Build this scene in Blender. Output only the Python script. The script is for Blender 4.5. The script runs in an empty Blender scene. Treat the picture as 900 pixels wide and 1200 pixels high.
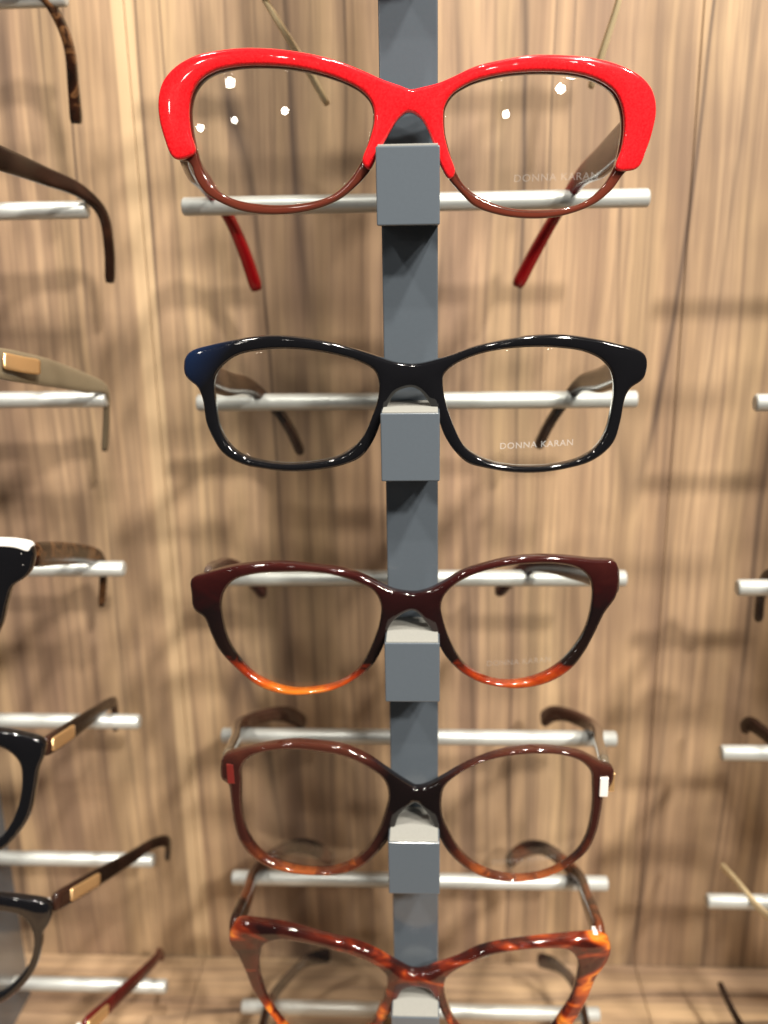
import bpy, math, json, random
import numpy as np
from mathutils import Vector, Matrix, geometry

# all measures below are millimetres, turned into metres by S; Z0 lifts the display to eye height
S = .001
Z0 = 1520.0
PITCH = 74.0
sc = bpy.context.scene
COL = sc.collection
random.seed(4)

# ------------------------------------------------------------------ materials
class NT:
    def __init__(s, name):
        s.m = bpy.data.materials.new(name); s.m.use_nodes = True
        s.t = s.m.node_tree; s.b = s.t.nodes.get('Principled BSDF'); s.o = s.t.nodes.get('Material Output')
    def n(s, kind, **kw):
        x = s.t.nodes.new(kind)
        for k, v in kw.items():
            if k.startswith('_'): setattr(x, k[1:], v)
            else: x.inputs[k.replace('__', ' ')].default_value = v
        return x
    def l(s, a, b): s.t.links.new(a, b)
    def math(s, op, a, b=None, clamp=False):
        x = s.t.nodes.new('ShaderNodeMath'); x.operation = op; x.use_clamp = clamp
        for i, v in enumerate((a, b)):
            if v is None: continue
            if isinstance(v, (int, float)): x.inputs[i].default_value = v
            else: s.l(v, x.inputs[i])
        return x.outputs[0]
    def coords(s, scale=(1, 1, 1), which='Object', loc=(0, 0, 0), rot=(0, 0, 0)):
        tc = s.t.nodes.new('ShaderNodeTexCoord'); mp = s.t.nodes.new('ShaderNodeMapping')
        mp.inputs['Scale'].default_value = scale; mp.inputs['Location'].default_value = loc; mp.inputs['Rotation'].default_value = rot
        s.l(tc.outputs[which], mp.inputs['Vector']); return mp.outputs['Vector']
    def noise(s, vec, scale, detail=3, rough=.5, dist=0, w=None):
        x = s.t.nodes.new('ShaderNodeTexNoise')
        x.inputs['Scale'].default_value = scale; x.inputs['Detail'].default_value = detail
        x.inputs['Roughness'].default_value = rough; x.inputs['Distortion'].default_value = dist
        s.l(vec, x.inputs['Vector']); return x.outputs['Fac']
    def ramp(s, fac, stops, interp='LINEAR'):
        x = s.t.nodes.new('ShaderNodeValToRGB'); r = x.color_ramp; r.interpolation = interp
        while len(r.elements) < len(stops): r.elements.new(.5)
        for e, (p, c) in zip(r.elements, stops):
            e.position = p; e.color = (c[0], c[1], c[2], 1) if not isinstance(c, (int, float)) else (c, c, c, 1)
        s.l(fac, x.inputs['Fac']); return x.outputs['Color']
    def mix(s, fac, a, b, blend='MIX'):
        x = s.t.nodes.new('ShaderNodeMix'); x.data_type = 'RGBA'; x.blend_type = blend
        for sock, v in ((x.inputs[0], fac), (x.inputs[6], a), (x.inputs[7], b)):
            if isinstance(v, (int, float)): sock.default_value = v
            elif isinstance(v, tuple): sock.default_value = (v[0], v[1], v[2], 1)
            else: s.l(v, sock)
        return x.outputs[2]
    def maprange(s, v, a, b, c=0., d=1.):
        x = s.t.nodes.new('ShaderNodeMapRange'); s.l(v, x.inputs[0])
        for i, q in enumerate((a, b, c, d)): x.inputs[i + 1].default_value = q
        return x.outputs[0]
    def sep(s, vec):
        x = s.t.nodes.new('ShaderNodeSeparateXYZ'); s.l(vec, x.inputs[0]); return x.outputs

def plain(name, col, rough=.4, metal=0, coat=0, bump=0, bscale=300, var=0):
    t = NT(name); b = t.b
    b.inputs['Roughness'].default_value = rough; b.inputs['Metallic'].default_value = metal
    b.inputs['Coat Weight'].default_value = coat; b.inputs['Coat Roughness'].default_value = .06
    v = t.coords((1, 1, 1))
    n = t.noise(v, bscale, 4, .6)
    lo = tuple(c * (1 - var) for c in col); hi = tuple(min(1, c * (1 + var)) for c in col)
    t.l(t.mix(n, lo, hi), b.inputs['Base Color'])
    if bump:
        bp = t.n('ShaderNodeBump', Strength=bump, Distance=.0002); t.l(n, bp.inputs['Height']); t.l(bp.outputs[0], b.inputs['Normal'])
    return t.m

def wood(name, along_x=False):
    t = NT(name); b = t.b
    # u runs across the grain, v along it, in metres
    q = t.sep(t.coords((1, 1, 1)))
    cbase = t.n('ShaderNodeCombineXYZ'); t.l(q[1 if along_x else 0], cbase.inputs[0]); t.l(q[0 if along_x else 2], cbase.inputs[2])
    base = cbase.outputs[0]
    wv = t.n('ShaderNodeVectorMath', _operation='ADD'); t.l(base, wv.inputs[0])
    # slow sideways waviness of the grain
    def wave(sx, sz, amp):
        mp = t.n('ShaderNodeMapping'); mp.inputs['Scale'].default_value = (sx, 1, sz); t.l(base, mp.inputs[0])
        return t.math('MULTIPLY', t.math('SUBTRACT', t.noise(mp.outputs[0], 1, 1.5), .5), amp)
    cx = t.math('ADD', wave(5, 2.4, .018), wave(26, 9, .0045))
    cb = t.n('ShaderNodeCombineXYZ'); t.l(cx, cb.inputs[0]); t.l(cb.outputs[0], wv.inputs[1])
    W = wv.outputs[0]
    def st(sx, sz, det=3, ro=.5, off=0.):
        m = t.n('ShaderNodeMapping'); m.inputs['Scale'].default_value = (sx, 1, sz); m.inputs['Location'].default_value = (off, off, off)
        t.l(W, m.inputs[0]); return t.noise(m.outputs[0], 1, det, ro)
    broad = st(20, .8, 2, .5, 3.1)
    mid = st(85, 2.2, 3, .58, 7.7)
    fine = st(330, 6.5, 3, .62, 1.3)
    tiny = st(1000, 26, 2, .6, 5.3)
    blotch = st(17, 12, 3, .6, 9.3)
    c1 = t.ramp(broad, [(.32, (.27, .160, .100)), (.43, (.41, .26, .150)), (.50, (.47, .325, .175)), (.57, (.36, .23, .145)), (.64, (.45, .29, .178)), (.72, (.30, .18, .12))])
    c2 = t.ramp(mid, [(.28, (.080, .055, .042)), (.40, (.22, .148, .100)), (.51, (.43, .295, .178)), (.70, (.60, .42, .255))])
    c = t.mix(.58, c1, c2)
    c = t.mix(t.maprange(fine, .46, .68, 0, .50), c, (.14, .092, .066))
    c = t.mix(t.maprange(tiny, .47, .68, 0, .30), c, (.16, .105, .075))
    c = t.mix(t.maprange(blotch, .46, .68, 0, .45), c, (.20, .128, .088))
    # long dark vein lines: thin zones where a slow noise crosses a level
    vn = st(15, .35, 1, .45, 12.7)
    vd = t.math('ABSOLUTE', t.math('SUBTRACT', t.math('FRACT', t.math('MULTIPLY', vn, 13.0)), .5))
    vein = t.maprange(vd, .0, .07, .85, 0.)
    vmask = t.maprange(st(30, 4, 2, .5, 2.2), .40, .60, .05, 1.)
    c = t.mix(t.math('MULTIPLY', vein, vmask), c, (.065, .043, .036))
    # sapwood edging strip beside the panel joint
    x = t.sep(base)[0]
    if not along_x:
        e = t.math('MULTIPLY', t.maprange(x, -.1245, -.1235, 0, 1), t.maprange(x, -.1155, -.1145, 1, 0))
        c = t.mix(t.math('MULTIPLY', e, .85), c, t.mix(fine, (.64, .46, .275), (.54, .38, .225)))
    t.l(c, b.inputs['Base Color'])
    b.inputs['Roughness'].default_value = .55
    b.inputs['Specular IOR Level'].default_value = .3
    bp = t.n('ShaderNodeBump', Strength=.25, Distance=.0003); t.l(fine, bp.inputs['Height']); t.l(bp.outputs[0], b.inputs['Normal'])
    return t.m

def acetate(name, stops=None, axis=2, lo=-.02, hi=.03, noisy=0., trans=0., rough=.16, blobs=None, nscale=(60, 60, 60), nz=1.0, tr_stops=None, bridge=None, coat=1., skew=0.):
    """glossy cellulose acetate; stops = colour along an axis (object space, metres), blobs = colours picked by a mottled noise"""
    t = NT(name); b = t.b
    v = t.coords((1, 1, 1)); nv = t.coords(nscale)
    n = t.noise(nv, nz, 2.5, .55, .6)
    if stops:
        a = t.sep(v)[axis]
        if skew: a = t.math('SUBTRACT', a, t.math('MULTIPLY', t.sep(v)[2], skew))
        a = t.math('ADD', a, t.math('MULTIPLY', t.math('SUBTRACT', n, .5), noisy))
        f = t.maprange(a, lo, hi, 0, 1)
        c = t.ramp(f, stops)
        if tr_stops:
            t.l(t.ramp(f, tr_stops), b.inputs['Transmission Weight'])
    if blobs:
        c2 = t.ramp(n, blobs)
        c = c2 if not stops else t.mix(.5, c, c2, 'MIX')
    if bridge:      # the acetate block is darker where the two rims join
        ax = t.math('ABSOLUTE', t.math('ADD', t.sep(v)[0], t.math('MULTIPLY', t.math('SUBTRACT', n, .5), .006)))
        c = t.mix(t.maprange(ax, bridge[0], bridge[1], 1, 0), c, bridge[2])
    t.l(c, b.inputs['Base Color'])
    b.inputs['Roughness'].default_value = rough
    if not tr_stops: b.inputs['Transmission Weight'].default_value = trans
    b.inputs['IOR'].default_value = 1.5; b.inputs['Specular IOR Level'].default_value = .12
    b.inputs['Coat Weight'].default_value = coat; b.inputs['Coat Roughness'].default_value = .015 if coat == 1. else .12; b.inputs['Coat IOR'].default_value = 1.45
    return t.m

def glass(name):
    t = NT(name); t.t.nodes.remove(t.b)
    tr = t.n('ShaderNodeBsdfTransparent', Color=(.975, .98, .975, 1)); gl = t.n('ShaderNodeBsdfGlossy', Color=(1, 1, 1, 1), Roughness=.012)
    geo = t.n('ShaderNodeNewGeometry'); fr = t.n('ShaderNodeFresnel')
    t.l(t.maprange(geo.outputs['Backfacing'], 0, 1, 1.45, 1 / 1.45), fr.inputs['IOR']); mx = t.n('ShaderNodeMixShader')
    # faint smears on the plastic demo lens
    sm = t.noise(t.coords((70, 70, 35)), 1, 4, .6, .5)
    t.l(t.maprange(sm, .45, .8, .008, .035), gl.inputs['Roughness'])
    t.l(fr.outputs[0], mx.inputs[0]); t.l(tr.outputs[0], mx.inputs[1]); t.l(gl.outputs[0], mx.inputs[2])
    t.l(mx.outputs[0], t.o.inputs['Surface']); return t.m

def print_mat(name, alpha=.5):
    t = NT(name); b = t.b
    b.inputs['Base Color'].default_value = (.62, .64, .65, 1); b.inputs['Roughness'].default_value = .6
    n = t.noise(t.coords((900, 900, 900)), 1, 2)
    t.l(t.maprange(n, .3, .7, alpha * .6, alpha), b.inputs['Alpha']); return t.m

def rodmat(name):
    t = NT(name); b = t.b
    n = t.noise(t.coords((25, 800, 800)), 1, 3)
    t.l(t.mix(n, (.44, .46, .445), (.57, .59, .565)), b.inputs['Base Color'])
    b.inputs['Metallic'].default_value = .45
    b.inputs['Roughness'].default_value = .42
    return t.m

M = {}
M['wood'] = wood('zebrano_veneer')
M['woodh'] = wood('zebrano_veneer_shelf', True)
M['grey'] = plain('grey_satin_paint', (.078, .094, .112), .22, 0, .35, .06, 900, .05)
M['rod'] = rodmat('satin_aluminium')
M['lens'] = glass('demo_lens')
M['print'] = print_mat('lens_print', .40)
M['printfaint'] = print_mat('worn_lens_print', .13)
M['topsheen'] = plain('pale_top_reflection', (.235, .235, .215), .8, 0, 0, .3, 1500, .12)  # pale reflection on the block tops, put into the colour of a sheet
M['red'] = acetate('red_acetate', blobs=[(.35, (.50, .006, .010)), (.65, (.74, .014, .018))], nscale=(1700, 1700, 1700), rough=.18)
M['brownrim'] = acetate('brown_acetate', [(0, (.105, .022, .012)), (1, (.06, .014, .009))], lo=-.02, hi=.02, rough=.15)
M['redtemple'] = acetate('red_brown_temple', [(0, (.24, .17, .125)), (.28, (.17, .07, .05)), (.6, (.16, .016, .011)), (.85, (.30, .006, .008)), (1, (.26, .004, .006))], axis=1, lo=.012, hi=.105, noisy=.004, rough=.2,
                         tr_stops=[(0, .5), (.4, .25), (.7, .0)], coat=.35)
M['black'] = acetate('black_acetate', [(0, (.004, .004, .005)), (1, (.004, .004, .005))], rough=.12)
M['blackblue'] = acetate('black_acetate_navy_corner', [(0, (.005, .014, .045)), (.45, (.005, .010, .028)), (1, (.004, .004, .005))], axis=0, lo=-.085, hi=-.069, noisy=.002, rough=.1, skew=.8)
M['darktort'] = acetate('dark_tortoise_temple', blobs=[(.3, (0.0066, 0.0033, 0.0022)), (.48, (0.0220, 0.0077, 0.0039)), (.56, (0.1210, 0.0550, 0.0220)), (.63, (0.0165, 0.0066, 0.0039)), (.8, (0.1650, 0.0880, 0.0385))], nscale=(120, 90, 120), rough=.2, coat=.35)
M['blacktemple'] = acetate('navy_to_tortoise_temple', [(0, (.05, .05, .08)), (.25, (.12, .07, .04)), (.6, (.07, .035, .018)), (.8, (.010, .005, .004)), (.92, (.06, .026, .012)), (1, (.008, .005, .004))], axis=1, lo=.012, hi=.115, noisy=.03, rough=.2, nscale=(150, 90, 150), coat=.35)
M['burgundy'] = acetate('burgundy_to_amber_acetate',
    [(0, (.85, .22, .02)), (.05, (.62, .10, .010)), (.14, (.26, .025, .006)), (.24, (.008, .004, .003)), (.60, (.006, .003, .003)), (.78, (.018, .003, .003)), (1, (.032, .006, .005))],
    lo=-.023, hi=.025, noisy=.014, rough=.1, tr_stops=[(0, .55), (.14, .4), (.24, .05), (.6, .0), (1, .05)], nscale=(120, 60, 200), bridge=(.003, .012, (.012, .003, .003)))
M['burgtemple'] = acetate('burgundy_temple', [(0, (.14, .10, .08)), (.25, (.09, .05, .04)), (.6, (.06, .016, .014)), (1, (.055, .008, .008))], axis=1, lo=.015, hi=.11, rough=.2, tr_stops=[(0, .5), (.5, .1), (.9, .0)], coat=.35)
M['brown'] = acetate('brown_translucent_acetate', [(0, (.30, .075, .02)), (.08, (.10, .024, .010)), (.22, (.032, .009, .006)), (.75, (.030, .008, .006)), (1, (.060, .017, .010))], lo=-.022, hi=.032, noisy=.035, rough=.08,
    tr_stops=[(0, .45), (.2, .12), (.7, .08), (1, .2)], nscale=(110, 70, 160), bridge=(.008, .017, (.005, .003, .003)))
M['browntemple'] = acetate('olive_brown_temple', [(0, (.16, .125, .085)), (.4, (.10, .07, .045)), (.7, (.055, .022, .014)), (1, (.035, .013, .009))], axis=1, lo=.015, hi=.115, rough=.2, tr_stops=[(0, .35), (.5, .1), (.9, .0)])
M['tort'] = acetate('tortoise_acetate', blobs=[(.32, (.010, .003, .003)), (.47, (.045, .007, .004)), (.54, (.13, .016, .006)), (.60, (.36, .060, .009)), (.66, (.60, .18, .02)), (.73, (.12, .018, .008))], nscale=(50, 60, 110), rough=.08, trans=.06)
M['torttemple'] = acetate('tortoise_temple', blobs=[(.3, (.010, .005, .004)), (.5, (.030, .012, .008)), (.6, (.13, .035, .013)), (.75, (.03, .011, .006))], nscale=(50, 34, 50), rough=.18, coat=.35)
M['gold'] = plain('gold_metal', (.95, .62, .30), .36, .85)
M['steel'] = plain('polished_steel', (.90, .86, .82), .3, .3)
M['khaki'] = plain('khaki_temple_plastic', (.17, .135, .085), .3, 0, .3, 0, 200, .08)
M['orange'] = plain('orange_acetate', (.80, .22, .04), .2, 0, .5)
M['white'] = plain('white_acetate', (.80, .80, .77), .25, 0, .5)
M['brassmetal'] = plain('pale_gold_wire', (.62, .50, .30), .35, .2)
M['darkbrown'] = acetate('dark_brown_temple', blobs=[(.3, (.008, .004, .003)), (.6, (.026, .011, .007)), (.8, (.045, .018, .010))], nscale=(60, 30, 60), rough=.25, coat=.35)
M['darkred'] = acetate('dark_red_temple', blobs=[(.3, (0.0330, 0.0044, 0.0044)), (.7, (0.1100, 0.0110, 0.0083))], nscale=(60, 30, 60), rough=.2, coat=.35)
M['chip'] = plain('inlay_red_reflection', (.20, .025, .02), .2, .4)  # metal inlay whose red reflection is put into the base colour
M['rubber'] = plain('clear_nose_pad', (.55, .55, .52), .3)

# ------------------------------------------------------------------ mesh helpers
def mesh_obj(name, V, F, mat, parent=None, smooth=True):
    me = bpy.data.meshes.new(name)
    me.from_pydata([tuple(float(c) * S for c in v) for v in V], [], F)
    me.validate(); me.update()
    if smooth:
        for p in me.polygons: p.use_smooth = True
    me.materials.append(mat)
    o = bpy.data.objects.new(name, me); COL.objects.link(o)
    if parent: o.parent = parent
    return o

def empty(name, loc, label, cat, group=None):
    o = bpy.data.objects.new(name, None); o.empty_display_size = .01
    COL.objects.link(o); o.location = [c * S for c in loc]
    o['label'] = label; o['category'] = cat
    if group: o['group'] = group
    return o

def boxmesh(parts):
    """list of (x0,x1,y0,y1,z0,z1,bevel) -> verts, faces"""
    import bmesh
    bm = bmesh.new()
    for x0, x1, y0, y1, z0, z1, bv in parts:
        r = bmesh.ops.create_cube(bm, size=1)
        vs = r['verts']
        for v in vs:
            v.co = Vector((x0 if v.co.x < 0 else x1, y0 if v.co.y < 0 else y1, z0 if v.co.z < 0 else z1))
        if bv:
            es = list({e for v in vs for e in v.link_edges})
            bmesh.ops.bevel(bm, geom=es, offset=bv, segments=3, profile=.5, affect='EDGES')
    V = [v.co[:] for v in bm.verts]; bm.verts.index_update()
    F = [[v.index for v in f.verts] for f in bm.faces]
    bm.free(); return V, F

def box(name, dims, mat, parent=None, smooth=False):
    V, F = boxmesh([dims] if not isinstance(dims, list) else dims)
    o = mesh_obj(name, V, F, mat, parent, smooth)
    return o

def catmull(P, closed=True, n=14):
    P = np.array(P, float); N = len(P); out = []
    rng = range(N) if closed else range(N - 1)
    for i in rng:
        if closed: p0, p1, p2, p3 = P[i - 1], P[i], P[(i + 1) % N], P[(i + 2) % N]
        else: p0, p1, p2, p3 = P[max(i - 1, 0)], P[i], P[i + 1], P[min(i + 2, N - 1)]
        # centripetal
        def tj(t, a, b): return t + max(np.linalg.norm(b - a), 1e-6) ** .5
        t0 = 0; t1 = tj(t0, p0, p1); t2 = tj(t1, p1, p2); t3 = tj(t2, p2, p3)
        if np.allclose(p0, p1): p0 = p1 - (p2 - p1) * .5
        if np.allclose(p2, p3): p3 = p2 + (p2 - p1) * .5
        t0 = 0; t1 = tj(t0, p0, p1); t2 = tj(t1, p1, p2); t3 = tj(t2, p2, p3)
        for k in range(n):
            t = t1 + (t2 - t1) * k / n
            A1 = (t1 - t) / (t1 - t0) * p0 + (t - t0) / (t1 - t0) * p1
            A2 = (t2 - t) / (t2 - t1) * p1 + (t - t1) / (t2 - t1) * p2
            A3 = (t3 - t) / (t3 - t2) * p2 + (t - t2) / (t3 - t2) * p3
            B1 = (t2 - t) / (t2 - t0) * A1 + (t - t0) / (t2 - t0) * A2
            B2 = (t3 - t) / (t3 - t1) * A2 + (t - t1) / (t3 - t1) * A3
            out.append((t2 - t) / (t2 - t1) * B1 + (t - t1) / (t2 - t1) * B2)
    if not closed: out.append(P[-1])
    return np.array(out)

def resample(P, step, closed=True):
    Q = np.vstack([P, P[:1]]) if closed else P
    d = np.r_[0, np.cumsum(np.linalg.norm(np.diff(Q, axis=0), axis=1))]
    n = max(int(round(d[-1] / step)), 8)
    t = np.linspace(0, d[-1], n + (0 if closed else 1), endpoint=not closed)
    return np.array([np.interp(t, d, Q[:, i]) for i in range(Q.shape[1])]).T

def smooth_loop(P, it=2):
    for _ in range(it): P = .5 * P + .25 * (np.roll(P, 1, 0) + np.roll(P, -1, 0))
    return P

def area(P): return .5 * np.sum(P[:, 0] * np.roll(P[:, 1], -1) - np.roll(P[:, 0], -1) * P[:, 1])

def normals(P):
    """inward-of-material normals assuming material lies left of the loop direction"""
    t = np.roll(P, -1, 0) - np.roll(P, 1, 0); t /= np.linalg.norm(t, axis=1)[:, None] + 1e-9
    return np.stack([-t[:, 1], t[:, 0]], 1)

def inside(pts, loops):
    r = np.zeros(len(pts), bool)
    for L in loops:
        x1, y1 = L[:, 0], L[:, 1]; x2, y2 = np.roll(x1, -1), np.roll(y1, -1)
        for a, b, c, d in zip(x1, y1, x2, y2):
            if b == d: continue
            k = ((b > pts[:, 1]) != (d > pts[:, 1])) & (pts[:, 0] < (c - a) * (pts[:, 1] - b) / (d - b) + a)
            r ^= k
    return r

def slab(name, loops, half, r, wrap, mat, parent, y0=10., dome=.35, step=.75, grid=1.35, grow=0.):
    """rounded acetate slab: loops[0] is the outline, the rest are openings (x,z in mm).  half = half thickness, r = edge radius"""
    L = []
    for i, P in enumerate(loops):
        P = smooth_loop(resample(catmull(P), step), 1)
        a = area(P)
        if (i == 0) != (a > 0): P = P[::-1]
        L.append(P - normals(P) * grow)
    prof = []      # (inset, y) from front cap to back cap
    for k in range(5):
        th = math.pi / 2 * (1 - k / 4)
        prof.append((r - r * math.cos(th), -(half - r) - r * math.sin(th)))
    for k in range(5):
        th = math.pi / 2 * k / 4
        prof.append((r - r * math.cos(th), (half - r) + r * math.sin(th)))
    V = []; F = []; capF = []; capB = []; capIn = []
    lim = []
    for i, P in enumerate(L):
        # thin rims get a tighter edge rounding so that the two sides never cross
        k = np.full(len(P), 1.)
        O = [Q for j, Q in enumerate(L) if j != i]
        if O:
            O = np.vstack(O)
            d = np.array([np.min(np.hypot(O[:, 0] - p[0], O[:, 1] - p[1])) for p in P])
            k = np.minimum(1., .42 * d / r)
            for _ in range(6): k = .5 * k + .25 * (np.roll(k, 1) + np.roll(k, -1))
        lim.append(k)
    for P, K_ in zip(L, lim):
        N = normals(P) * K_[:, None]; n = len(P); b0 = len(V)
        for (ins, y) in prof:
            Q = P + N * ins
            for q in Q: V.append([q[0], y, q[1]])
        m = len(prof)
        for j in range(m - 1):
            for i in range(n):
                a, b = b0 + j * n + i, b0 + j * n + (i + 1) % n
                F.append([a, b, b + n, a + n])
        capIn.append(P + N * r); capF.append(b0); capB.append(b0 + (m - 1) * n)
    allp = np.vstack(capIn)
    lo, hi = allp.min(0), allp.max(0)
    gx, gy = np.meshgrid(np.arange(lo[0], hi[0], grid), np.arange(lo[1], hi[1], grid))
    gx = gx + (np.arange(gx.shape[0]) % 2)[:, None] * grid / 2
    G = np.stack([gx.ravel(), gy.ravel()], 1)
    G = G[inside(G, capIn)]
    D = np.array([np.min(np.hypot(allp[:, 0] - g[0], allp[:, 1] - g[1])) for g in G]) if len(G) else np.zeros(0)
    k = D > .75; G = G[k]; D = D[k]
    verts = [Vector(p) for p in allp] + [Vector(p) for p in G]
    edges = []; s = 0
    for P in capIn:
        n = len(P); edges += [(s + i, s + (i + 1) % n) for i in range(n)]; s += n
    vo, eo, fo, ov, oe, of = geometry.delaunay_2d_cdt(verts, edges, [], 0, 1e-6)
    P2 = np.array([v[:] for v in vo])
    cent = np.array([P2[list(f)].mean(0) for f in fo])
    ok = inside(cent, capIn)
    # map of input vertex -> ring vertex
    ringF = []; ringB = []
    for P, a, b in zip(capIn, capF, capB):
        ringF += [a + i for i in range(len(P))]; ringB += [b + i for i in range(len(P))]
    nb = len(allp); idxF = {}; idxB = {}
    for i, src in enumerate(ov):
        sidx = [q for q in src if q < nb]
        if sidx: idxF[i] = ringF[sidx[0]]; idxB[i] = ringB[sidx[0]]
        else:
            g = [q for q in src if q >= nb]
            d = D[g[0] - nb] if g else 0.
            bul = dome * (1 - math.exp(-d / 1.6))
            V.append([P2[i][0], -half - bul, P2[i][1]]); idxF[i] = len(V) - 1
            V.append([P2[i][0], half, P2[i][1]]); idxB[i] = len(V) - 1
    for f, o_ in zip(fo, ok):
        if not o_: continue
        f = list(f)
        a = P2[f]; ar = area(a)
        if ar < 0: f = f[::-1]
        F.append([idxF[i] for i in f]); F.append([idxB[i] for i in f[::-1]])
    V = np.array(V)
    V[:, 1] += y0 + wrap * V[:, 0] ** 2
    import bmesh
    o = mesh_obj(name, V, F, mat, parent)
    bm = bmesh.new(); bm.from_mesh(o.data); bmesh.ops.recalc_face_normals(bm, faces=bm.faces); bm.to_mesh(o.data); bm.free()
    return o

def lens_y(x, z, cx, cz, wrap, y0, R=210.):
    # tilted with the frame's wrap, bulging toward the viewer
    yb = y0 + wrap * cx * cx + 2 * wrap * cx * (x - cx)
    return yb + ((x - cx) ** 2 + (z - cz) ** 2) / (2 * R) - .75

def lens(hole, wrap, y0, parent):
    P = smooth_loop(resample(catmull(hole), .9), 2)
    if area(P) < 0: P = P[::-1]
    P = P - normals(P) * .35          # seat the lens in the rim groove
    c = (P.min(0) + P.max(0)) / 2
    lo, hi = P.min(0), P.max(0)
    gx, gy = np.meshgrid(np.arange(lo[0], hi[0], 1.4), np.arange(lo[1], hi[1], 1.4))
    G = np.stack([gx.ravel(), gy.ravel()], 1); G = G[inside(G, [P])]
    D = np.array([np.min(np.hypot(P[:, 0] - g[0], P[:, 1] - g[1])) for g in G]); G = G[D > .8]
    verts = [Vector(p) for p in P] + [Vector(p) for p in G]; n = len(P)
    vo, eo, fo, ov, oe, of = geometry.delaunay_2d_cdt(verts, [(i, (i + 1) % n) for i in range(n)], [], 0, 1e-6)
    P2 = np.array([v[:] for v in vo]); m = len(P2)
    cent = np.array([P2[list(f)].mean(0) for f in fo]); ok = inside(cent, [P])
    V = [(x, lens_y(x, z, c[0], c[1], wrap, y0) - .7, z) for x, z in P2] + [(x, lens_y(x, z, c[0], c[1], wrap, y0) + .7, z) for x, z in P2]
    F = []
    for f, o_ in zip(fo, ok):
        if o_:
            f = list(f)
            if area(P2[f]) < 0: f = f[::-1]
            F += [f, [i + m for i in f[::-1]]]
    mp = {}
    for i, src in enumerate(ov):
        for q in src:
            if q < n: mp[q] = i
    for i in range(n):
        a, b = mp[i], mp[(i + 1) % n]
        F.append([a, a + m, b + m, b])
    return mesh_obj('lens', V, F, M['lens'], parent), c

def sweep(name, pts, hs, ts, mat, parent, n=7, power=3.2, seg=20, updir=None):
    """temple: superelliptic section hs high x ts thick swept along a 3-D spline"""
    C = catmull(pts, False, n); K = len(C)
    u = np.linspace(0, 1, K); h = np.interp(u, np.linspace(0, 1, len(hs)), hs); th = np.interp(u, np.linspace(0, 1, len(ts)), ts)
    V = []; F = []
    for i in range(K):
        t = C[min(i + 1, K - 1)] - C[max(i - 1, 0)]; t /= np.linalg.norm(t)
        side = np.array([1., 0, 0]) if updir is None else np.array(updir)
        side = side - t * side.dot(t); side /= np.linalg.norm(side)
        up = np.cross(side, t); up /= np.linalg.norm(up)
        end = 1.
        for e, q in ((0, i), (1, K - 1 - i)):
            if q == 0: end *= .82
            elif q == 1: end *= .97
        for k in range(seg):
            a = 2 * math.pi * k / seg
            ca, sa = math.cos(a), math.sin(a)
            rr = (abs(ca) ** power + abs(sa) ** power) ** (-1 / power)
            V.append(C[i] + side * ca * rr * th[i] / 2 * end + up * sa * rr * h[i] / 2 * end)
    for i in range(K - 1):
        for k in range(seg):
            a, b = i * seg + k, i * seg + (k + 1) % seg
            F.append([a, b, b + seg, a + seg])
    F.append(list(range(seg))[::-1]); F.append([(K - 1) * seg + k for k in range(seg)])
    o = mesh_obj(name, V, F, mat, parent)
    import bmesh
    bm = bmesh.new(); bm.from_mesh(o.data); bmesh.ops.recalc_face_normals(bm, faces=bm.faces); bm.to_mesh(o.data); bm.free()
    return o

def lettering(parent, text, x0, x1, z, c, wrap, y0, size=2.0, tilt=0., mat=None):
    cu = bpy.data.curves.new('txt', 'FONT'); cu.body = text; cu.size = 1.0; cu.space_character = 1.12; cu.offset = .012
    to = bpy.data.objects.new('txt', cu); COL.objects.link(to)
    me = bpy.data.meshes.new_from_object(to.evaluated_get(bpy.context.evaluated_depsgraph_get()))
    bpy.data.objects.remove(to); bpy.data.curves.remove(cu)
    V = np.array([v.co[:] for v in me.vertices]); F = [list(p.vertices) for p in me.polygons]; bpy.data.meshes.remove(me)
    w = V[:, 0].max() - V[:, 0].min()
    X = x0 + (V[:, 0] - V[:, 0].min()) / w * (x1 - x0)
    Zc = z + V[:, 1] / .72 * size + tilt * (X - x0)
    out = [(x, lens_y(x, q, c[0], c[1], wrap, y0) - .78, q) for x, q in zip(X, Zc)]
    return mesh_obj('lettering', out, F, mat or M['print'], parent, False)

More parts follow.
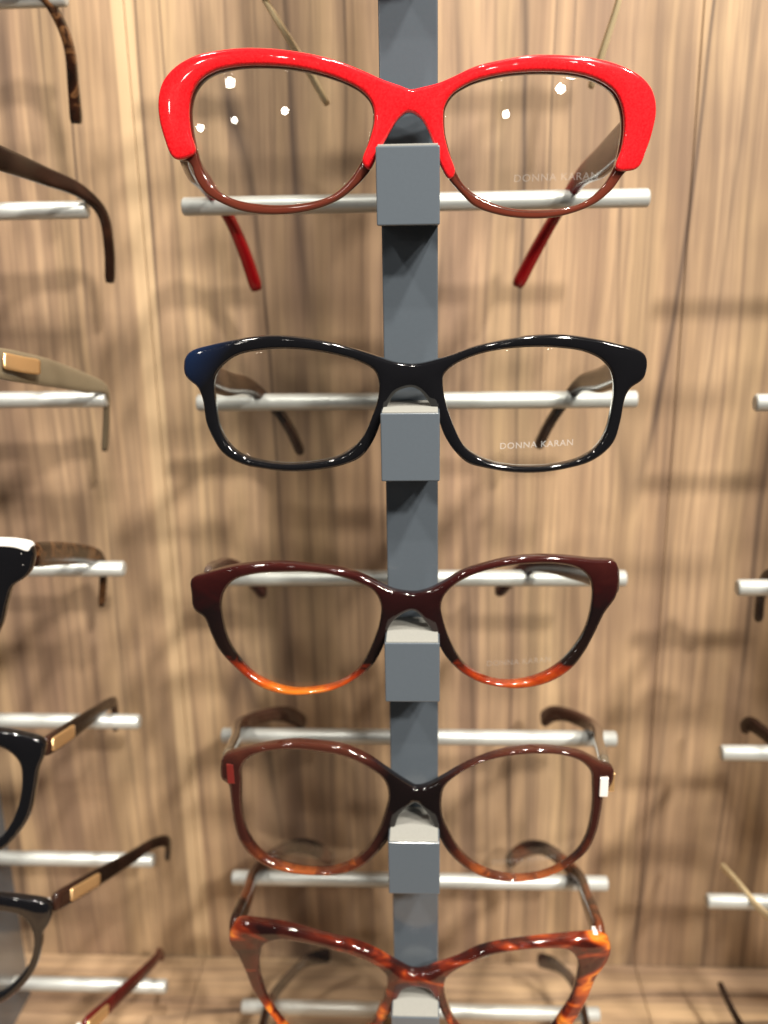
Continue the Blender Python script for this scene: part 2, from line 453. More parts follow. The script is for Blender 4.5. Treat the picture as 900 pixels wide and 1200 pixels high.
DATA = '''{"1":{"outer":[[0.74,15.15],[-1.86,16.09],[-6.6,17.73],[-12.97,20.51],[-21.47,23.58],[-30.27,25.6],[-39.16,26.79],[-47.2,27.12],[-54.65,26.57],[-60.48,25.51],[-65.74,23.11],[-69.66,19.51],[-71.38,15.09],[-71.6,9.86],[-70.52,4.53],[-68.85,-0.18],[-67.15,-1.39],[-64.04,-1.96],[-62.31,-6.71],[-59.51,-10.8],[-55.03,-13.52],[-49.23,-15.79],[-41.59,-16.9],[-33.96,-16.81],[-26.34,-15.54],[-19.51,-12.85],[-15.21,-9.68],[-11.17,-5.61],[-8.64,-1.1],[-6.14,2.7],[-4.41,5.58],[-2.45,8.0],[0.2,9.51],[2.83,8.34],[4.27,6.96],[6.66,2.2],[9.07,-4.65],[11.75,-8.59],[15.19,-12.35],[19.14,-15.9],[26.31,-18.37],[34.48,-19.44],[42.63,-19.1],[49.75,-17.33],[54.61,-15.06],[58.65,-11.63],[60.96,-8.41],[62.14,-7.04],[65.3,-6.16],[67.24,-1.84],[68.85,3.81],[69.46,9.18],[68.15,13.82],[64.98,17.32],[58.77,20.39],[51.75,22.16],[42.93,23.09],[34.2,23.19],[26.46,22.23],[18.71,20.64],[12.13,17.96],[8.11,16.52],[4.31,15.72]],"lensL":[[-38.51,22.52],[-47.6,22.65],[-54.38,21.59],[-58.54,19.53],[-61.3,16.28],[-62.64,11.8],[-62.6,5.63],[-61.72,0.28],[-60.04,-5.14],[-56.74,-9.94],[-51.51,-12.9],[-43.91,-14.49],[-35.3,-14.9],[-27.73,-14.12],[-21.93,-12.36],[-16.87,-8.51],[-13.06,-3.3],[-11.0,1.89],[-9.44,7.25],[-9.84,11.72],[-12.66,15.12],[-17.87,17.9],[-24.06,20.06],[-30.52,21.58]],"lensR":[[9.78,7.27],[10.02,10.38],[12.16,13.66],[16.89,16.42],[22.79,18.06],[30.59,19.03],[39.36,19.13],[47.24,18.39],[53.07,16.6],[57.29,13.93],[59.65,10.14],[60.67,4.77],[60.24,-0.87],[58.82,-6.57],[56.07,-11.15],[51.55,-15.04],[45.44,-17.05],[36.33,-17.61],[28.2,-16.77],[21.3,-14.33],[16.14,-10.99],[13.2,-6.8],[11.24,-1.06],[10.02,3.69]]},"2":{"outer":[[0.31,12.88],[-4.61,13.45],[-8.75,14.78],[-16.49,17.42],[-25.3,19.78],[-33.91,21.11],[-42.63,21.67],[-51.79,20.66],[-60.03,19.1],[-67.32,17.0],[-69.19,14.99],[-69.66,10.57],[-68.46,8.85],[-65.89,6.73],[-64.37,2.65],[-63.78,-4.37],[-61.85,-9.74],[-59.0,-14.27],[-53.57,-17.41],[-46.18,-18.91],[-37.99,-19.61],[-29.01,-18.96],[-20.9,-17.28],[-15.51,-14.62],[-11.71,-9.31],[-9.5,-3.74],[-7.31,1.29],[-4.63,5.28],[0.57,6.84],[3.4,5.45],[5.97,1.99],[8.83,-3.07],[10.66,-8.14],[13.82,-13.21],[17.79,-16.96],[23.34,-18.64],[31.55,-20.15],[40.57,-20.36],[48.78,-19.23],[55.12,-17.54],[59.83,-14.5],[62.43,-11.18],[64.01,-4.86],[64.94,1.74],[66.49,4.93],[70.31,7.66],[71.12,10.37],[70.79,13.91],[68.75,15.68],[61.27,17.92],[53.89,19.62],[45.04,20.83],[37.06,20.74],[28.35,19.64],[19.39,17.76],[12.46,15.31],[7.04,13.84],[3.68,13.1]],"lensL":[[-61.37,7.17],[-60.45,10.44],[-57.94,13.41],[-53.08,16.58],[-46.02,18.14],[-38.07,18.63],[-30.24,18.09],[-22.49,16.77],[-14.8,14.41],[-10.49,11.77],[-9.04,8.02],[-9.43,2.72],[-11.39,-2.87],[-13.63,-8.0],[-17.23,-12.41],[-22.73,-15.77],[-30.94,-17.49],[-38.36,-18.13],[-46.61,-17.41],[-53.98,-15.28],[-58.13,-11.39],[-60.48,-6.39],[-61.3,0.98]],"lensR":[[9.35,7.27],[9.6,9.98],[12.66,13.08],[19.27,16.06],[27.14,17.7],[36.81,18.28],[44.74,17.86],[52.78,16.41],[58.41,13.43],[61.36,9.4],[62.31,3.31],[61.65,-3.05],[60.17,-9.49],[57.26,-14.1],[52.07,-17.28],[44.63,-19.0],[35.54,-19.33],[27.24,-18.33],[20.81,-16.0],[15.99,-12.31],[12.52,-5.48],[10.14,1.74]]},"3":{"outer":[[-1.43,13.12],[-6.15,14.02],[-10.58,16.1],[-16.65,19.27],[-23.87,21.2],[-32.83,22.2],[-42.16,22.84],[-51.36,22.24],[-59.86,20.72],[-67.67,18.27],[-72.53,16.54],[-73.22,15.42],[-73.17,11.28],[-72.85,5.99],[-69.42,3.21],[-67.49,-2.36],[-65.15,-8.07],[-60.68,-13.67],[-55.0,-18.96],[-49.5,-22.04],[-41.88,-23.5],[-34.24,-22.82],[-26.92,-20.99],[-19.33,-16.75],[-13.52,-11.48],[-9.71,-3.88],[-8.5,1.02],[-6.19,4.59],[-1.7,7.71],[0.8,7.98],[5.22,3.03],[8.56,-3.41],[11.37,-8.55],[15.89,-13.72],[21.56,-17.41],[29.52,-19.7],[37.2,-20.22],[45.12,-18.36],[51.84,-14.1],[56.45,-7.66],[59.32,-1.44],[62.35,5.7],[65.5,10.58],[66.25,14.48],[65.64,21.47],[64.99,22.52],[57.4,23.42],[49.85,24.59],[40.16,25.18],[32.74,24.8],[24.25,22.95],[16.57,20.46],[9.96,16.42],[5.25,14.05],[1.91,13.13]],"lensL":[[-64.23,7.77],[-62.54,12.99],[-58.62,17.31],[-50.95,19.77],[-41.8,20.68],[-32.52,20.93],[-24.47,19.91],[-17.6,17.65],[-12.14,14.66],[-9.77,9.62],[-10.19,3.35],[-12.31,-3.51],[-15.6,-10.78],[-19.49,-16.06],[-25.12,-19.83],[-32.81,-22.06],[-40.5,-22.73],[-46.96,-21.41],[-53.62,-18.17],[-58.93,-12.63],[-62.35,-6.37],[-63.91,0.55]],"lensR":[[8.84,8.93],[9.94,12.83],[13.76,17.07],[20.29,20.55],[28.71,22.75],[37.96,23.69],[46.45,23.43],[53.13,21.7],[57.26,18.12],[58.75,12.76],[58.55,6.35],[56.95,-0.97],[53.85,-7.1],[49.25,-12.6],[43.4,-16.54],[35.45,-18.85],[27.72,-18.65],[21.68,-16.26],[16.23,-11.67],[12.51,-4.99],[9.97,2.44]]},"4":{"outer":[[0.56,14.99],[-1.5,16.11],[-6.21,19.43],[-10.02,22.38],[-15.57,26.53],[-23.19,30.19],[-32.09,31.43],[-40.78,31.64],[-49.64,30.09],[-58.68,27.42],[-65.98,24.52],[-67.14,22.36],[-67.48,15.5],[-65.33,14.11],[-64.63,6.67],[-64.16,-0.97],[-62.69,-8.78],[-59.14,-14.56],[-53.91,-18.48],[-45.8,-20.51],[-35.51,-20.73],[-26.51,-19.79],[-19.39,-16.69],[-13.49,-10.6],[-8.24,-2.9],[-5.43,5.17],[-1.51,9.28],[0.57,10.51],[2.63,8.93],[5.28,5.31],[8.85,-3.01],[12.45,-9.85],[17.29,-15.32],[23.36,-19.5],[31.58,-21.77],[40.69,-21.76],[48.86,-19.74],[55.75,-15.66],[60.79,-10.95],[63.58,-3.73],[64.75,4.04],[65.78,12.68],[68.07,15.17],[68.29,20.84],[64.42,22.7],[57.37,27.09],[49.31,29.13],[40.46,30.16],[31.68,29.15],[24.11,26.71],[16.22,22.86],[9.46,18.54],[4.42,15.76]],"lensL":[[-61.34,14.8],[-60.87,20.63],[-57.34,25.47],[-50.14,28.46],[-41.34,29.71],[-31.83,29.23],[-23.02,27.6],[-15.46,23.8],[-9.97,19.04],[-8.34,12.46],[-9.66,5.26],[-12.22,-2.64],[-16.34,-10.08],[-22.65,-16.32],[-30.83,-19.81],[-39.93,-20.47],[-48.06,-18.92],[-55.12,-15.07],[-59.17,-9.4],[-61.46,-1.17],[-61.86,6.72]],"lensR":[[9.15,11.71],[10.31,16.6],[15.26,21.82],[22.79,26.13],[31.47,28.28],[41.34,28.95],[50.12,28.23],[57.01,25.46],[61.18,20.81],[62.19,14.28],[62.42,3.88],[61.09,-5.64],[58.39,-12.15],[53.11,-17.37],[46.2,-21.06],[37.94,-22.17],[29.64,-20.78],[22.57,-17.27],[16.43,-11.28],[11.86,-2.62],[9.45,4.56]]},"5":{"outer":[[-1.26,11.51],[-7.24,14.89],[-14.46,19.54],[-22.63,23.21],[-30.86,24.89],[-36.88,26.31],[-47.4,28.72],[-57.78,29.45],[-65.37,28.9],[-68.01,26.24],[-69.28,19.43],[-66.79,15.17],[-63.94,7.65],[-61.43,-1.02],[-57.43,-7.87],[-53.39,-13.75],[-49.02,-20.78],[-42.54,-26.21],[-33.61,-27.53],[-24.63,-24.34],[-17.65,-18.8],[-11.68,-10.29],[-7.7,-1.07],[-4.75,4.61],[0.01,6.16],[5.06,4.97],[7.27,1.34],[10.45,-6.55],[14.31,-14.26],[20.13,-20.39],[29.86,-25.29],[39.6,-26.48],[49.27,-23.17],[55.61,-17.47],[59.62,-11.26],[63.75,-1.48],[66.54,7.67],[70.68,15.22],[71.13,21.74],[69.29,24.66],[60.65,25.74],[50.23,25.37],[41.76,24.72],[32.37,23.61],[23.93,21.6],[15.8,17.14],[8.25,14.02],[2.55,11.58]],"lensL":[[-58.98,14.27],[-56.82,20.4],[-50.1,23.75],[-39.84,23.26],[-30.68,21.36],[-21.26,18.57],[-14.4,15.03],[-10.41,10.3],[-10.9,1.66],[-13.62,-6.31],[-17.03,-13.66],[-23.77,-20.99],[-33.85,-25.34],[-43.78,-23.42],[-50.52,-17.39],[-55.44,-9.21],[-58.25,-0.12],[-59.44,7.52]],"lensR":[[10.13,5.62],[11.37,10.62],[18.85,16.54],[26.91,20.3],[37.46,22.25],[47.76,22.49],[56.3,21.07],[60.16,15.35],[60.29,7.34],[58.49,-2.23],[54.62,-10.1],[50.98,-16.17],[41.42,-22.69],[31.66,-23.55],[22.83,-19.92],[15.32,-13.09],[12.07,-5.38]]}}'''
# direction from the display, distance (m), power (W), diameter (m)
POWER = 2.05
LAMPS = [((.50, -1, .80), 1.6, 11, .10), ((.47, -.67, 1.0), 1.6, 10, .09), ((.85, -.75, 1.0), 1.5, 5.5, .08), ((-.02, -.75, .95), 1.8, 3.5, .08),
         ((-.6, -.6, 1.05), 1.8, 7, .12), ((.15, -.35, 1.35), 1.6, 12, .08)]
FAR = [(-836, -1487, 506, .06), (-803, -1488, 277, .035), (-460, -1489, 306, .04), (-1075, -1486, 254, .045), (246, -1490, 298, .04), (583, -1488, 450, .055)]

# ------------------------------------------------------------------ the setting
def structure(o): o['kind'] = 'structure'; return o
GAP = .14
def boards(y0, y1, z0, z1, xs):
    return [(a + GAP, b - GAP, y0, y1, z0, z1, .5) for a, b in zip(xs[:-1], xs[1:])]
WALL_Y = 145.; LEDGE_Z = -402.
w = box('wall', boards(WALL_Y, WALL_Y + 16, LEDGE_Z - 30, 420, [-820, -586, -352, -118.5, 115.5, 349, 583, 817]), M['wood'])
w.location = (0, 0, Z0 * S); structure(w)
sh = box('shelf', boards(-160, WALL_Y - .6, LEDGE_Z - 18, LEDGE_Z, [-820, -586, -352, -118.5, 115.5, 349, 583, 817]), M['woodh'])
sh.location = (0, 0, Z0 * S); structure(sh)

# ------------------------------------------------------------------ display posts with nose blocks and rods
W_ROD = 172.4; YROD = 90.; ZROD = -11.63
def stand(cx, dy, label, rows, back):
    e = empty('display_stand', (cx, dy, LEDGE_Z + Z0), label, 'display stand', 'grey display stands')
    zz = -LEDGE_Z
    p = box('post', (-8.48, 8.48, 20.27, back, .0 - .0 + .4, zz + 190, .5), M['grey'], e)
    bx_ = box('bracket', (-6, 6, back - .5, WALL_Y - dy - .3, zz + 150, zz + 165, .3), M['grey'], e)
    b0 = r0 = None; topsheens = []
    for k in rows:
        z = zz - (k - 1) * PITCH
        if b0 is None:
            b0 = box('nose_block', (-8.83, 8.83, 0, 20.7, -20.9, 0, .45), M['grey'], e); b = b0
            p0 = box('bright_top_sheet', (-8.3, 8.3, .35, 20.1, -.2, .45, .15), M['topsheen'], b0)  # added thin sheet, paints the block top bright in place of a reflection
            V = []; F = []; n = 24
            prof = [(W_ROD / 2 - .0, 2.0), (W_ROD / 2 - .0, 2.7), (W_ROD / 2 - .7, 3.35), (-W_ROD / 2 + .7, 3.35), (-W_ROD / 2, 2.7), (-W_ROD / 2, 2.0)]
            for x, rr in prof:
                for i in range(n):
                    a = 2 * math.pi * i / n; V.append((x, math.cos(a) * rr, math.sin(a) * rr))
            for j in range(len(prof) - 1):
                for i in range(n): F.append([j * n + i, j * n + (i + 1) % n, (j + 1) * n + (i + 1) % n, (j + 1) * n + i])
            F.append(list(range(n))); F.append([(len(prof) - 1) * n + i for i in range(n)][::-1])
            r0 = mesh_obj('rod', V, F, M['rod'], e); r = r0
            r0.data.polygons[-1].use_smooth = False; r0.data.polygons[-2].use_smooth = False
        else:
            b = b0.copy(); COL.objects.link(b); b.parent = e
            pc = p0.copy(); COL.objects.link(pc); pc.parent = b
            r = r0.copy(); COL.objects.link(r); r.parent = e
        b.location = (0, 0, z * S); r.location = (0, YROD * S, (z + ZROD) * S)
    return e
stand(0, 0, 'grey display stand in the middle, holding the red, black, burgundy and tortoise glasses', range(0, 7), 100)
stand(-212.6, 11.4, 'grey display stand at the left edge, its post showing at the lower left corner', range(0, 7), 104)
stand(213.7, -10.6, 'display stand at the right edge, only the left ends of its silver rods in view', range(1, 7), 100)

# ------------------------------------------------------------------ eyeglasses
WRAP = .0010
D = json.loads(DATA)
def glasses(row, cx, dy, label, outline, mat, tempL, tempR, tmat, hs=(11, 10, 6, 5.2, 6, 6.2), ts=(3.6, 3.4, 3.4, 3.8, 4.0), half=2.2, r=1.15, group=None, wrap=WRAP, text=None, front_fn=None):
    e = empty('eyeglasses', (cx, dy, -(row - 1) * PITCH + Z0), label, 'eyeglasses', group or 'eyeglasses on the display')
    if front_fn: front_fn(e)
    else: slab('front', [outline['outer'], outline['lensL'], outline['lensR']], half, r, wrap, mat, e, grow=.5)
    y0 = 10.
    lL, cL = lens(outline['lensL'], wrap, y0, e)
    lR, cR = lens(outline['lensR'], wrap, y0, e)
    if text: lettering(lR, 'DONNA KARAN', text[0], text[1], text[2], cR, wrap, y0, tilt=text[3], mat=M['print'] if row == 2 else M['printfaint'])
    for pts in (tempL, tempR):
        if pts:
            tm = sweep('temple', pts, hs, ts, tmat, e)
            x, y, z = pts[0]; sx = -1 if x > 0 else 1
            xa, xb = sorted((x + sx * 1.2, x + sx * 2.9))
            hg = box('hinge', [(xa, xb, 13.6, 17.6, z - 2.4, z - .9, .25), (xa, xb, 14.2, 18.4, z - .7, z + .7, .25), (xa, xb, 13.6, 17.6, z + .9, z + 2.4, .25)], M['steel'], tm)
    return e

def redfront(e):
    g = D['1']; o = g['outer']; l = g['lensL']; r = g['lensR']
    def shrink(P, d):
        P = np.array(P); s = 1 if area(P) > 0 else -1
        Q = smooth_loop(P, 0); return Q + normals(Q) * s * d
    slab('lower_rim', [shrink(o, -.05), shrink(l, .45), shrink(r, .45)], 1.5, .8, WRAP, M['brownrim'], e, y0=10.9)
    loop = o[0:17] + [l[i] for i in (7, 6, 5, 4, 3, 2, 1, 0, 23, 22, 21, 20, 19, 18, 17, 16)] + [o[27], o[28]] + o[29:37] + [o[37]] + \
        [r[i] for i in (21, 22, 23, 0, 1, 2, 3, 4, 5, 6, 7, 8, 9, 10, 11, 12, 13)] + [o[47], o[48]] + o[49:63]
    slab('front', [loop], 1.9, 1.0, WRAP, M['red'], e, y0=9.2, dome=.25, grow=.05)

glasses(1, 0, 0, 'bright red glasses with brown lower rims, top pair on the middle stand', D['1'], None,
        [(-66, 15, 4), (-71, 45, 0), (-75, 86, -5.5), (-70.5, 98, -16), (-67, 105, -28), (-64, 112, -43)],
        [(64, 15, 4), (62, 50, -1), (59.6, 86, -5.5), (53.5, 98, -17), (47, 105, -30), (41, 111, -43)], M['redtemple'],
        ts=(3.4, 3.2, 3.2, 4.4, 5.2), hs=(12, 11, 7, 5.4, 5.2, 5.2), front_fn=redfront, text=(30, 54, -9.5, .02))
glasses(2, 0, 0, 'black rectangular glasses with a navy left corner, directly below the red pair', D['2'], M['blackblue'],
        [(-65, 15, 11), (-65.5, 50, 2), (-62.6, 86, -5.8), (-55, 97, -17), (-51, 104, -27), (-48.5, 109, -36)],
        [(66, 15, 11), (65, 50, 2), (62.6, 86, -5.8), (57, 97, -17), (54, 104, -25), (51, 109, -34)], M['blacktemple'],
        hs=(10, 9, 6, 4.6, 4.6, 5.2), text=(27.5, 50, -13.2, .03))
glasses(3, 0, 0, 'burgundy and black glasses with glowing amber lower rims, third pair down', D['3'], M['burgundy'],
        [(-68, 15, 15), (-73.5, 45, 7), (-75, 86, -5.5), (-71, 98, -15), (-67.5, 107, -25)],
        [(66, 15, 16), (60, 50, 7), (47, 88, -5), (41, 98, -14), (35.5, 107, -24)], M['burgtemple'],
        ts=(3.6, 3.6, 3.6, 4.2, 4.4), hs=(11, 9, 6.5, 5.8, 6.5), text=(24.5, 45.5, -12.6, .05))
def trims(e):
    for nm, dims, m in (('metal_inlay', (-65.6, -63.0, 11.5, 13.4, 14.6, 22.4), M['chip']), ('metal_inlay', (-67.9, -66.9, 13.6, 18, 14.8, 22.4), M['chip']),
                    ('metal_inlay', (64.0, 66.9, 11.0, 13, 11.4, 18.8), M['steel']), ('metal_inlay', (67.6, 69.4, 13.0, 18, 12.2, 19.4), M['gold'])):
        x0, x1, y0, y1, z0, z1 = dims
        box(nm, (x0, x1, y0, y1, z0, z1, .3), m, e)
e4 = glasses(4, 0, 0, 'large brown translucent glasses with small metal inlays at both corners, fourth pair down', D['4'], M['brown'],
        [(-66, 15, 21), (-71, 50, 8), (-76.5, 88, -5), (-67.5, 105, -9.5), (-60, 114, -14.5), (-54.5, 121, -22.5)],
        [(66, 15, 20), (71, 50, 7.5), (75.5, 88, -5), (67.5, 106, -9), (62, 114, -13), (58.5, 119, -18.5)], M['browntemple'],
        ts=(4.2, 4.2, 4.0, 4.0, 4.4), hs=(9, 8, 6.5, 6.2, 7.5, 8.2), text=(27.5, 50, -15.8, .06))
trims(e4)
glasses(5, 0, 0, 'orange and dark brown tortoise cat-eye glasses, lowest pair in view on the middle stand', D['5'], M['tort'],
        [(-68, 15, 24), (-70.5, 50, 10.5), (-73, 88, -5), (-62, 108, -8), (-53, 116, -14), (-44, 122, -25)],
        [(68, 15, 24), (69.8, 50, 10.5), (71, 88, -5), (60, 108, -7), (52, 116, -13), (44, 121, -24)], M['torttemple'],
        ts=(4.4, 4.4, 4.2, 4.2, 4.6), hs=(10, 8.5, 6.5, 6.2, 7.5, 8.2), half=2.6, r=1.6)
glasses(6, 0, 0, 'glasses below the tortoise pair, only dark temple tips showing through its lenses', D['2'], M['black'],
        [(-65, 15, 12), (-70, 50, 3), (-71, 88, -5), (-63, 104, -4), (-56, 110, -2.0), (-46, 116, -4)],
        [(66, 15, 12), (74, 50, 3), (77, 88, -5), (74.5, 104, -4.5), (68, 110, -2.0), (60, 115, -3)], M['darkbrown'],
        ts=(4, 3.8, 3.6, 3.8, 4.2), hs=(9, 8, 6.0, 5.5, 6.5, 7.4))
glasses(0, 0, 0, 'glasses above the red pair, only two thin pale temple tips hanging into view', D['2'], M['black'],
        [(-65, 15, 10), (-62, 55, 2), (-58, 87, -6), (-50.5, 95, -19), (-40, 103, -36), (-32.5, 109, -49)],
        [(67, 15, 10), (71, 55, 2), (74, 87, -6), (71.8, 92, -21), (68, 98, -36), (65.5, 104, -46)], M['brassmetal'],
        hs=(4, 3.4, 3.2, 3.2, 3.6, 4), ts=(1.8, 1.8, 1.8, 2.4, 2.4), half=1.6, r=.8)

# pairs on the left stand; only their right halves are in view, the rest mirrors it
def mirror(half_outer, half_lens):
    """half_outer: right half from top centre clockwise to bottom centre"""
    o = list(half_outer) + [(-x, z) for x, z in reversed(half_outer) if x > .5]
    return dict(outer=o, lensR=list(half_lens), lensL=[(-x, z) for x, z in half_lens])
CAT = lambda w, top, bot, out: None
LX, LY = -212.6, 11.4
OUT4 = mirror([(0, 12), (8, 14), (18, 21), (32, 26.5), (46, 28.6), (60.8, 27.3), (69.6, 24.8), (75.3, 21.9), (75.4, 17.6), (72.5, 10.7), (70.2, 1.8), (66.7, -9), (60.3, -17.9), (54.3, -22.8), (44, -26), (32, -26), (20, -20), (12.5, -9), (8.5, 1), (4, 5.5), (0, 6.5)],
              [(12, 9), (17, 17), (30, 22.8), (45, 24.2), (60.1, 21.9), (64.9, 18.4), (67.3, 13.6), (67, 5.6), (64.1, -5.1), (59.2, -14.1), (54.9, -18.7), (44, -22.8), (32, -22.5), (22, -16), (15, -6), (12, 2)])
OUT5 = mirror([(0, 12), (8, 14), (18, 22), (32, 29), (42, 30.8), (51.6, 30.1), (61, 28.3), (68.8, 25.6), (70, 21.2), (68.3, 16.5), (65.8, 12.7), (64, 4.7), (60.2, -5.2), (53.2, -13.9), (45.1, -19.6), (35, -22.5), (24, -20), (15, -11), (9, 0), (4, 5), (0, 6)],
              [(12, 9), (17, 18), (30, 24.6), (42, 26), (50.9, 24.8), (58.7, 22.1), (62.2, 17), (62.9, 8.9), (60.1, -1.1), (52.9, -10.9), (45.5, -16.7), (35, -19.2), (25, -16.5), (17, -8), (12, 2)])
OUT3 = mirror([(0, 10), (8, 12), (18, 19), (34, 24), (52, 26), (70.1, 25.1), (75.7, 24.4), (80.3, 22.7), (79.4, 15.6), (77.1, 12.8), (72.4, 9.6), (69.6, 3.3), (66.1, -6.2), (58, -17), (45, -22.5), (32, -22), (20, -16), (12, -6), (8, 1), (0, 4)],
              [(12, 6), (17, 14), (32, 19), (46, 20), (58, 18), (63, 13), (64.5, 7), (61.5, -5), (55, -13.5), (45, -18), (33, -17.5), (23, -12), (15, -3)])
GL = 'eyeglasses on the left stand'
def L(pts): return [(x - LX, y - LY, z) for x, y, z in pts]
def Lrow(pts, row): return [(x - LX, y - LY, z + (row - 1) * PITCH) for x, y, z in pts]
def mir(pts): return [(-x, y, z) for x, y, z in pts]
def left(row, label, outl, mat, pts, tmat, **kw):
    P = Lrow(pts, row); return glasses(row, LX, LY, label, outl, mat, mir(P), P, tmat, group=GL, **kw)
left(0, 'glasses at the top left corner, one dark tortoise temple tip hanging into view', D['2'], M['black'],
     [(-147, 27, 82), (-143, 60, 75), (-137, 97, 67), (-131.5, 102, 58), (-128.6, 105, 47), (-129.5, 108, 33), (-130.5, 110, 20.5)], M['darktort'], hs=(10, 8, 6, 5, 5.5), ts=(3, 2.6, 3, 3.6, 4.4))
left(1, 'glasses at the left edge whose plain dark brown temple bends down beside the rod end', D['2'], M['black'],
     [(-147, 27, 9), (-138.5, 50, 4.3), (-134.2, 80, -.1), (-126, 96, -5.5), (-121.7, 104, -13), (-122, 109, -26), (-124, 112, -39.4)], M['darkbrown'], hs=(9.5, 8.3, 6.2, 4.4, 4.2, 4.0))
e2 = left(2, 'glasses at the left edge with a wide khaki temple, gold hinge and orange front corner', D['2'], M['orange'],
     [(-144, 27, -59.5), (-138.5, 45, -64.5), (-135.5, 65, -69.5), (-130.8, 90, -77.2), (-126.8, 101, -82), (-129, 106, -93), (-133, 111, -109)], M['khaki'], hs=(10, 11, 10.5, 8, 4.2, 3.6, 3.6), ts=(2.6, 2.4, 2.2, 2.4, 2.4, 3))
# gold hinge plate and screws let into the khaki temple
P = Lrow([(-139.4, 37, -61.6), (-134.9, 52, -65.6)], 2)
sweep('hinge_plate', [(P[0][0] + 1.6, P[0][1], P[0][2]), ((P[0][0] + P[1][0]) / 2 + 1.9, (P[0][1] + P[1][1]) / 2, (P[0][2] + P[1][2]) / 2 - .3), (P[1][0] + 2.0, P[1][1] + 2, P[1][2] - .6)], (5.6, 5.6), (1.0, 1.0), M['gold'], e2, power=8)
e3 = left(3, 'black glasses with a white top edge and patterned brown temple, left edge', OUT3, M['black'],
     [(-133.5, 30, -128.5), (-136.5, 62, -139), (-138.6, 96, -151.5), (-138.4, 106, -156), (-139, 110, -163), (-142.2, 112, -181)], M['darktort'], hs=(9, 9, 8, 4.5, 4.2, 4.2), ts=(3, 2.6, 2.6, 3, 3))
tl = [(x, z + 1.3) for x, z in OUT3['outer'] if z > 18.5]
o3 = sorted([p for p in tl], key=lambda q: q[0])
band = o3 + [(x, z - 1.9) for x, z in reversed(o3)]
slab('white_top_layer', [band], 2.75, .5, WRAP, M['white'], e3, y0=10.1, dome=.1, step=.9)
GT = ['gold_plaque']
def plaque(e, P, row, a, b, h=5.2):
    P = np.array(Lrow(P, row)); 
    A = P[0] + (P[1] - P[0]) * a; B = P[0] + (P[1] - P[0]) * b
    off = np.array([1.55, -.2, 0.1])
    sweep('gold_plaque', [A + off, (A + B) / 2 + off, B + off], (h, h), (1.1, 1.1), M['gold'], e, power=9)
T4 = [(-137.8, 29, -204), (-137.2, 56, -211), (-137, 80, -217), (-138.2, 100, -223.3), (-140, 108, -228), (-141.6, 111, -243)]
e4l = left(4, 'black glasses at the left edge under the gold-plaqued temple pointing up, upper of two', OUT4, M['black'], T4, M['darkbrown'], hs=(8, 7.5, 6, 5, 4.5, 4), ts=(3, 2.8, 2.6, 2.6, 3))
e4l['label'] = 'black glasses with gold temple plaque, upper pair of the two at lower left'
plaque(e4l, T4, 4, .12, .85)
T5 = [(-142.5, 29, -273), (-136, 56, -282.5), (-130.5, 82, -292), (-125.5, 103, -299), (-122.8, 112, -305), (-125, 118, -318)]
e5l = left(5, 'black glasses with gold temple plaque, lower pair of the two at lower left', OUT5, M['black'], T5, M['darkbrown'], hs=(8, 7.5, 6, 5, 5.5, 6), ts=(3, 2.8, 2.6, 2.6, 3.2))
plaque(e5l, T5, 5, .30, 1.0)
T6 = [(-137, 29, -334), (-134.5, 50, -343), (-131, 78, -354), (-129.8, 101, -364), (-131, 108, -367), (-131, 112, -374)]
e6l = left(6, 'glasses at the bottom left with a dark red temple and bright red front corner', D['2'], M['red'], T6, M['darkred'], hs=(8, 7, 6, 5, 4.5, 4), ts=(3, 2.8, 2.6, 2.6, 3))
plaque(e6l, T6, 6, .0, .8, 5)

# pairs on the right stand: only the ends of their left temples reach into the photo
RX, RY = 213.7, -10.6
def right(row, label, pts, tmat, mat=None, **kw):
    P = [(x - RX, y - RY, z + (row - 1) * PITCH) for x, y, z in pts]
    return glasses(row, RX, RY, label, D['2'], mat or M['black'], P, mir(P), tmat, group='eyeglasses on the right stand', **kw)
right(3, 'glasses off the right edge, one black temple tip hanging below the third rod', [(148, 4, -136), (146, 40, -144), (143, 76, -153), (141.5, 86, -157), (143, 95, -168), (146, 103, -183)], M['darkbrown'], hs=(10, 8, 6, 4.5, 4, 4))
right(4, 'glasses off the right edge, a dark brown temple tip resting above the fourth rod', [(150, 4, -212), (153, 40, -221), (153, 76, -231.5), (149, 92, -231), (146, 100, -231.5), (145, 104, -236)], M['darkbrown'], hs=(10, 8, 6, 6, 6.5, 6))
right(5, 'glasses off the right edge with a thin pale gold temple crossing the fifth rod', [(147, 4, -280), (148, 40, -291), (147, 70, -303.5), (143.5, 86, -304), (141.5, 98, -305.5), (141, 102, -306.5)], M['brassmetal'], hs=(5, 4, 3.4, 3.2, 3.2), ts=(2, 1.8, 1.8, 2.2))
right(6, 'glasses off the right edge, a thin dark temple tip over the shelf at bottom right', [(150, 4, -352), (152, 40, -364), (150, 80, -378), (147.5, 92, -376.5), (145.5, 102, -373)], M['darkbrown'], hs=(6, 5, 4.2, 4, 3.5), ts=(2.4, 2.4, 2.6))

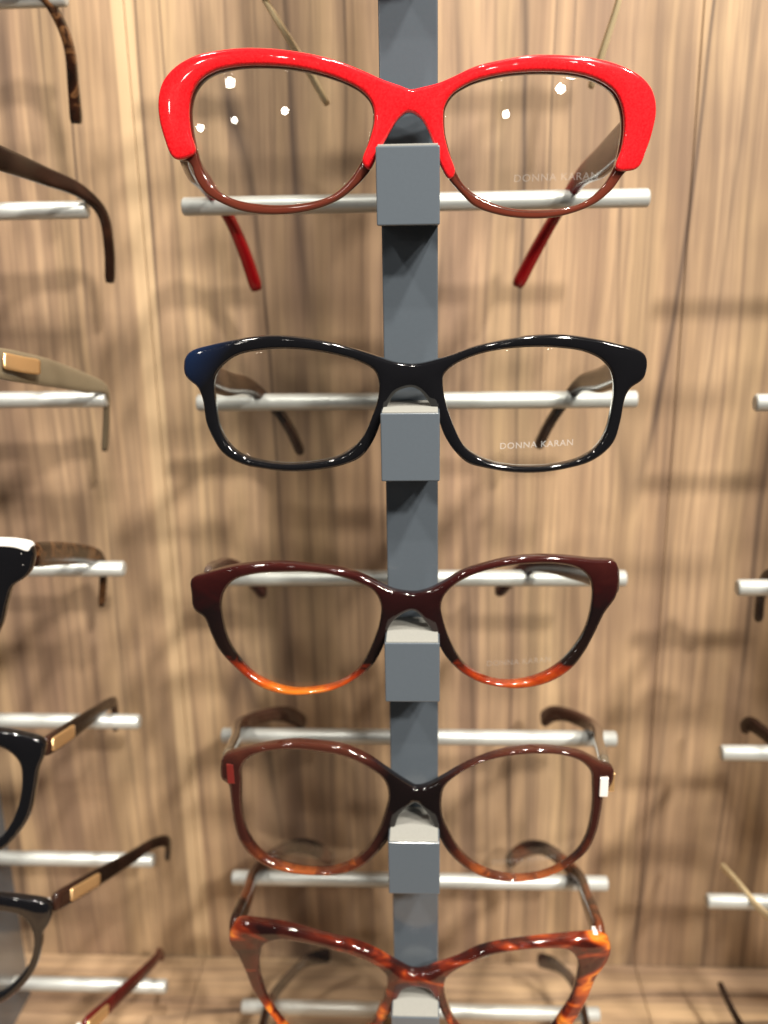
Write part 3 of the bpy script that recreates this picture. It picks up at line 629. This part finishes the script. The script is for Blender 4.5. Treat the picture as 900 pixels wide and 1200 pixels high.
# ------------------------------------------------------------------ camera
R = [(0.99880043, 0.0460184, -0.01673339), (0.00304365, 0.28272592, 0.95919591), (-0.04887163, 0.95809622, -0.2822467)]
cam = bpy.data.cameras.new('camera'); co = bpy.data.objects.new('camera', cam); COL.objects.link(co)
right_, up_, fwd = [Vector(r) for r in R]
m = Matrix((right_, up_, -fwd)).transposed().to_4x4()
m.translation = Vector((5.66 * S, -271.66 * S, (-24.44 + Z0) * S))
co.matrix_world = m
cam.sensor_fit = 'VERTICAL'; cam.sensor_height = 36.; cam.lens = 36. * 1087.36 / 1200.
cam.clip_start = .01; cam.clip_end = 50
cam.dof.use_dof = True; cam.dof.focus_distance = .272; cam.dof.aperture_fstop = 8.5
sc.camera = co

# ------------------------------------------------------------------ light: shop ceiling spots
wd = bpy.data.worlds.new('World'); sc.world = wd; wd.use_nodes = True
wd.node_tree.nodes['Background'].inputs[0].default_value = (1.0, .96, .92, 1); wd.node_tree.nodes['Background'].inputs[1].default_value = .06
target = Vector((0, 40 * S, (Z0 - 130) * S))
def lamp(d, dist, power, size, col=(1, .93, .83)):
    l = bpy.data.lights.new('ceiling_spot', 'AREA'); l.shape = 'DISK'; l.size = size; l.energy = power; l.color = col
    o = bpy.data.objects.new('ceiling_spot', l); COL.objects.link(o)
    d = Vector(d).normalized(); o.location = target + d * dist
    o.rotation_euler = (-d).to_track_quat('-Z', 'Y').to_euler(); return o
for d, dist, p, s in LAMPS: lamp(d, dist, p * POWER, s)
# farther spots of the shop ceiling, small mirror images in the lenses of the top pair
for x, y, z, s in FAR:
    o = lamp((0, -1, .3), 1, .95 * 90 * 9.87 * (s / 2) ** 2, s); o.location = (x * S, y * S, (z + Z0) * S)
    o.rotation_euler = (target - o.location).to_track_quat('-Z', 'Y').to_euler()

vs = sc.view_settings; vs.view_transform = 'Standard'; vs.look = 'None'; vs.gamma = 1; vs.exposure = 0.0
sc.cycles.max_bounces = 12; sc.cycles.transparent_max_bounces = 24; sc.cycles.transmission_bounces = 8
sc.cycles.caustics_reflective = False; sc.cycles.caustics_refractive = False
sc.cycles.sample_clamp_indirect = 6
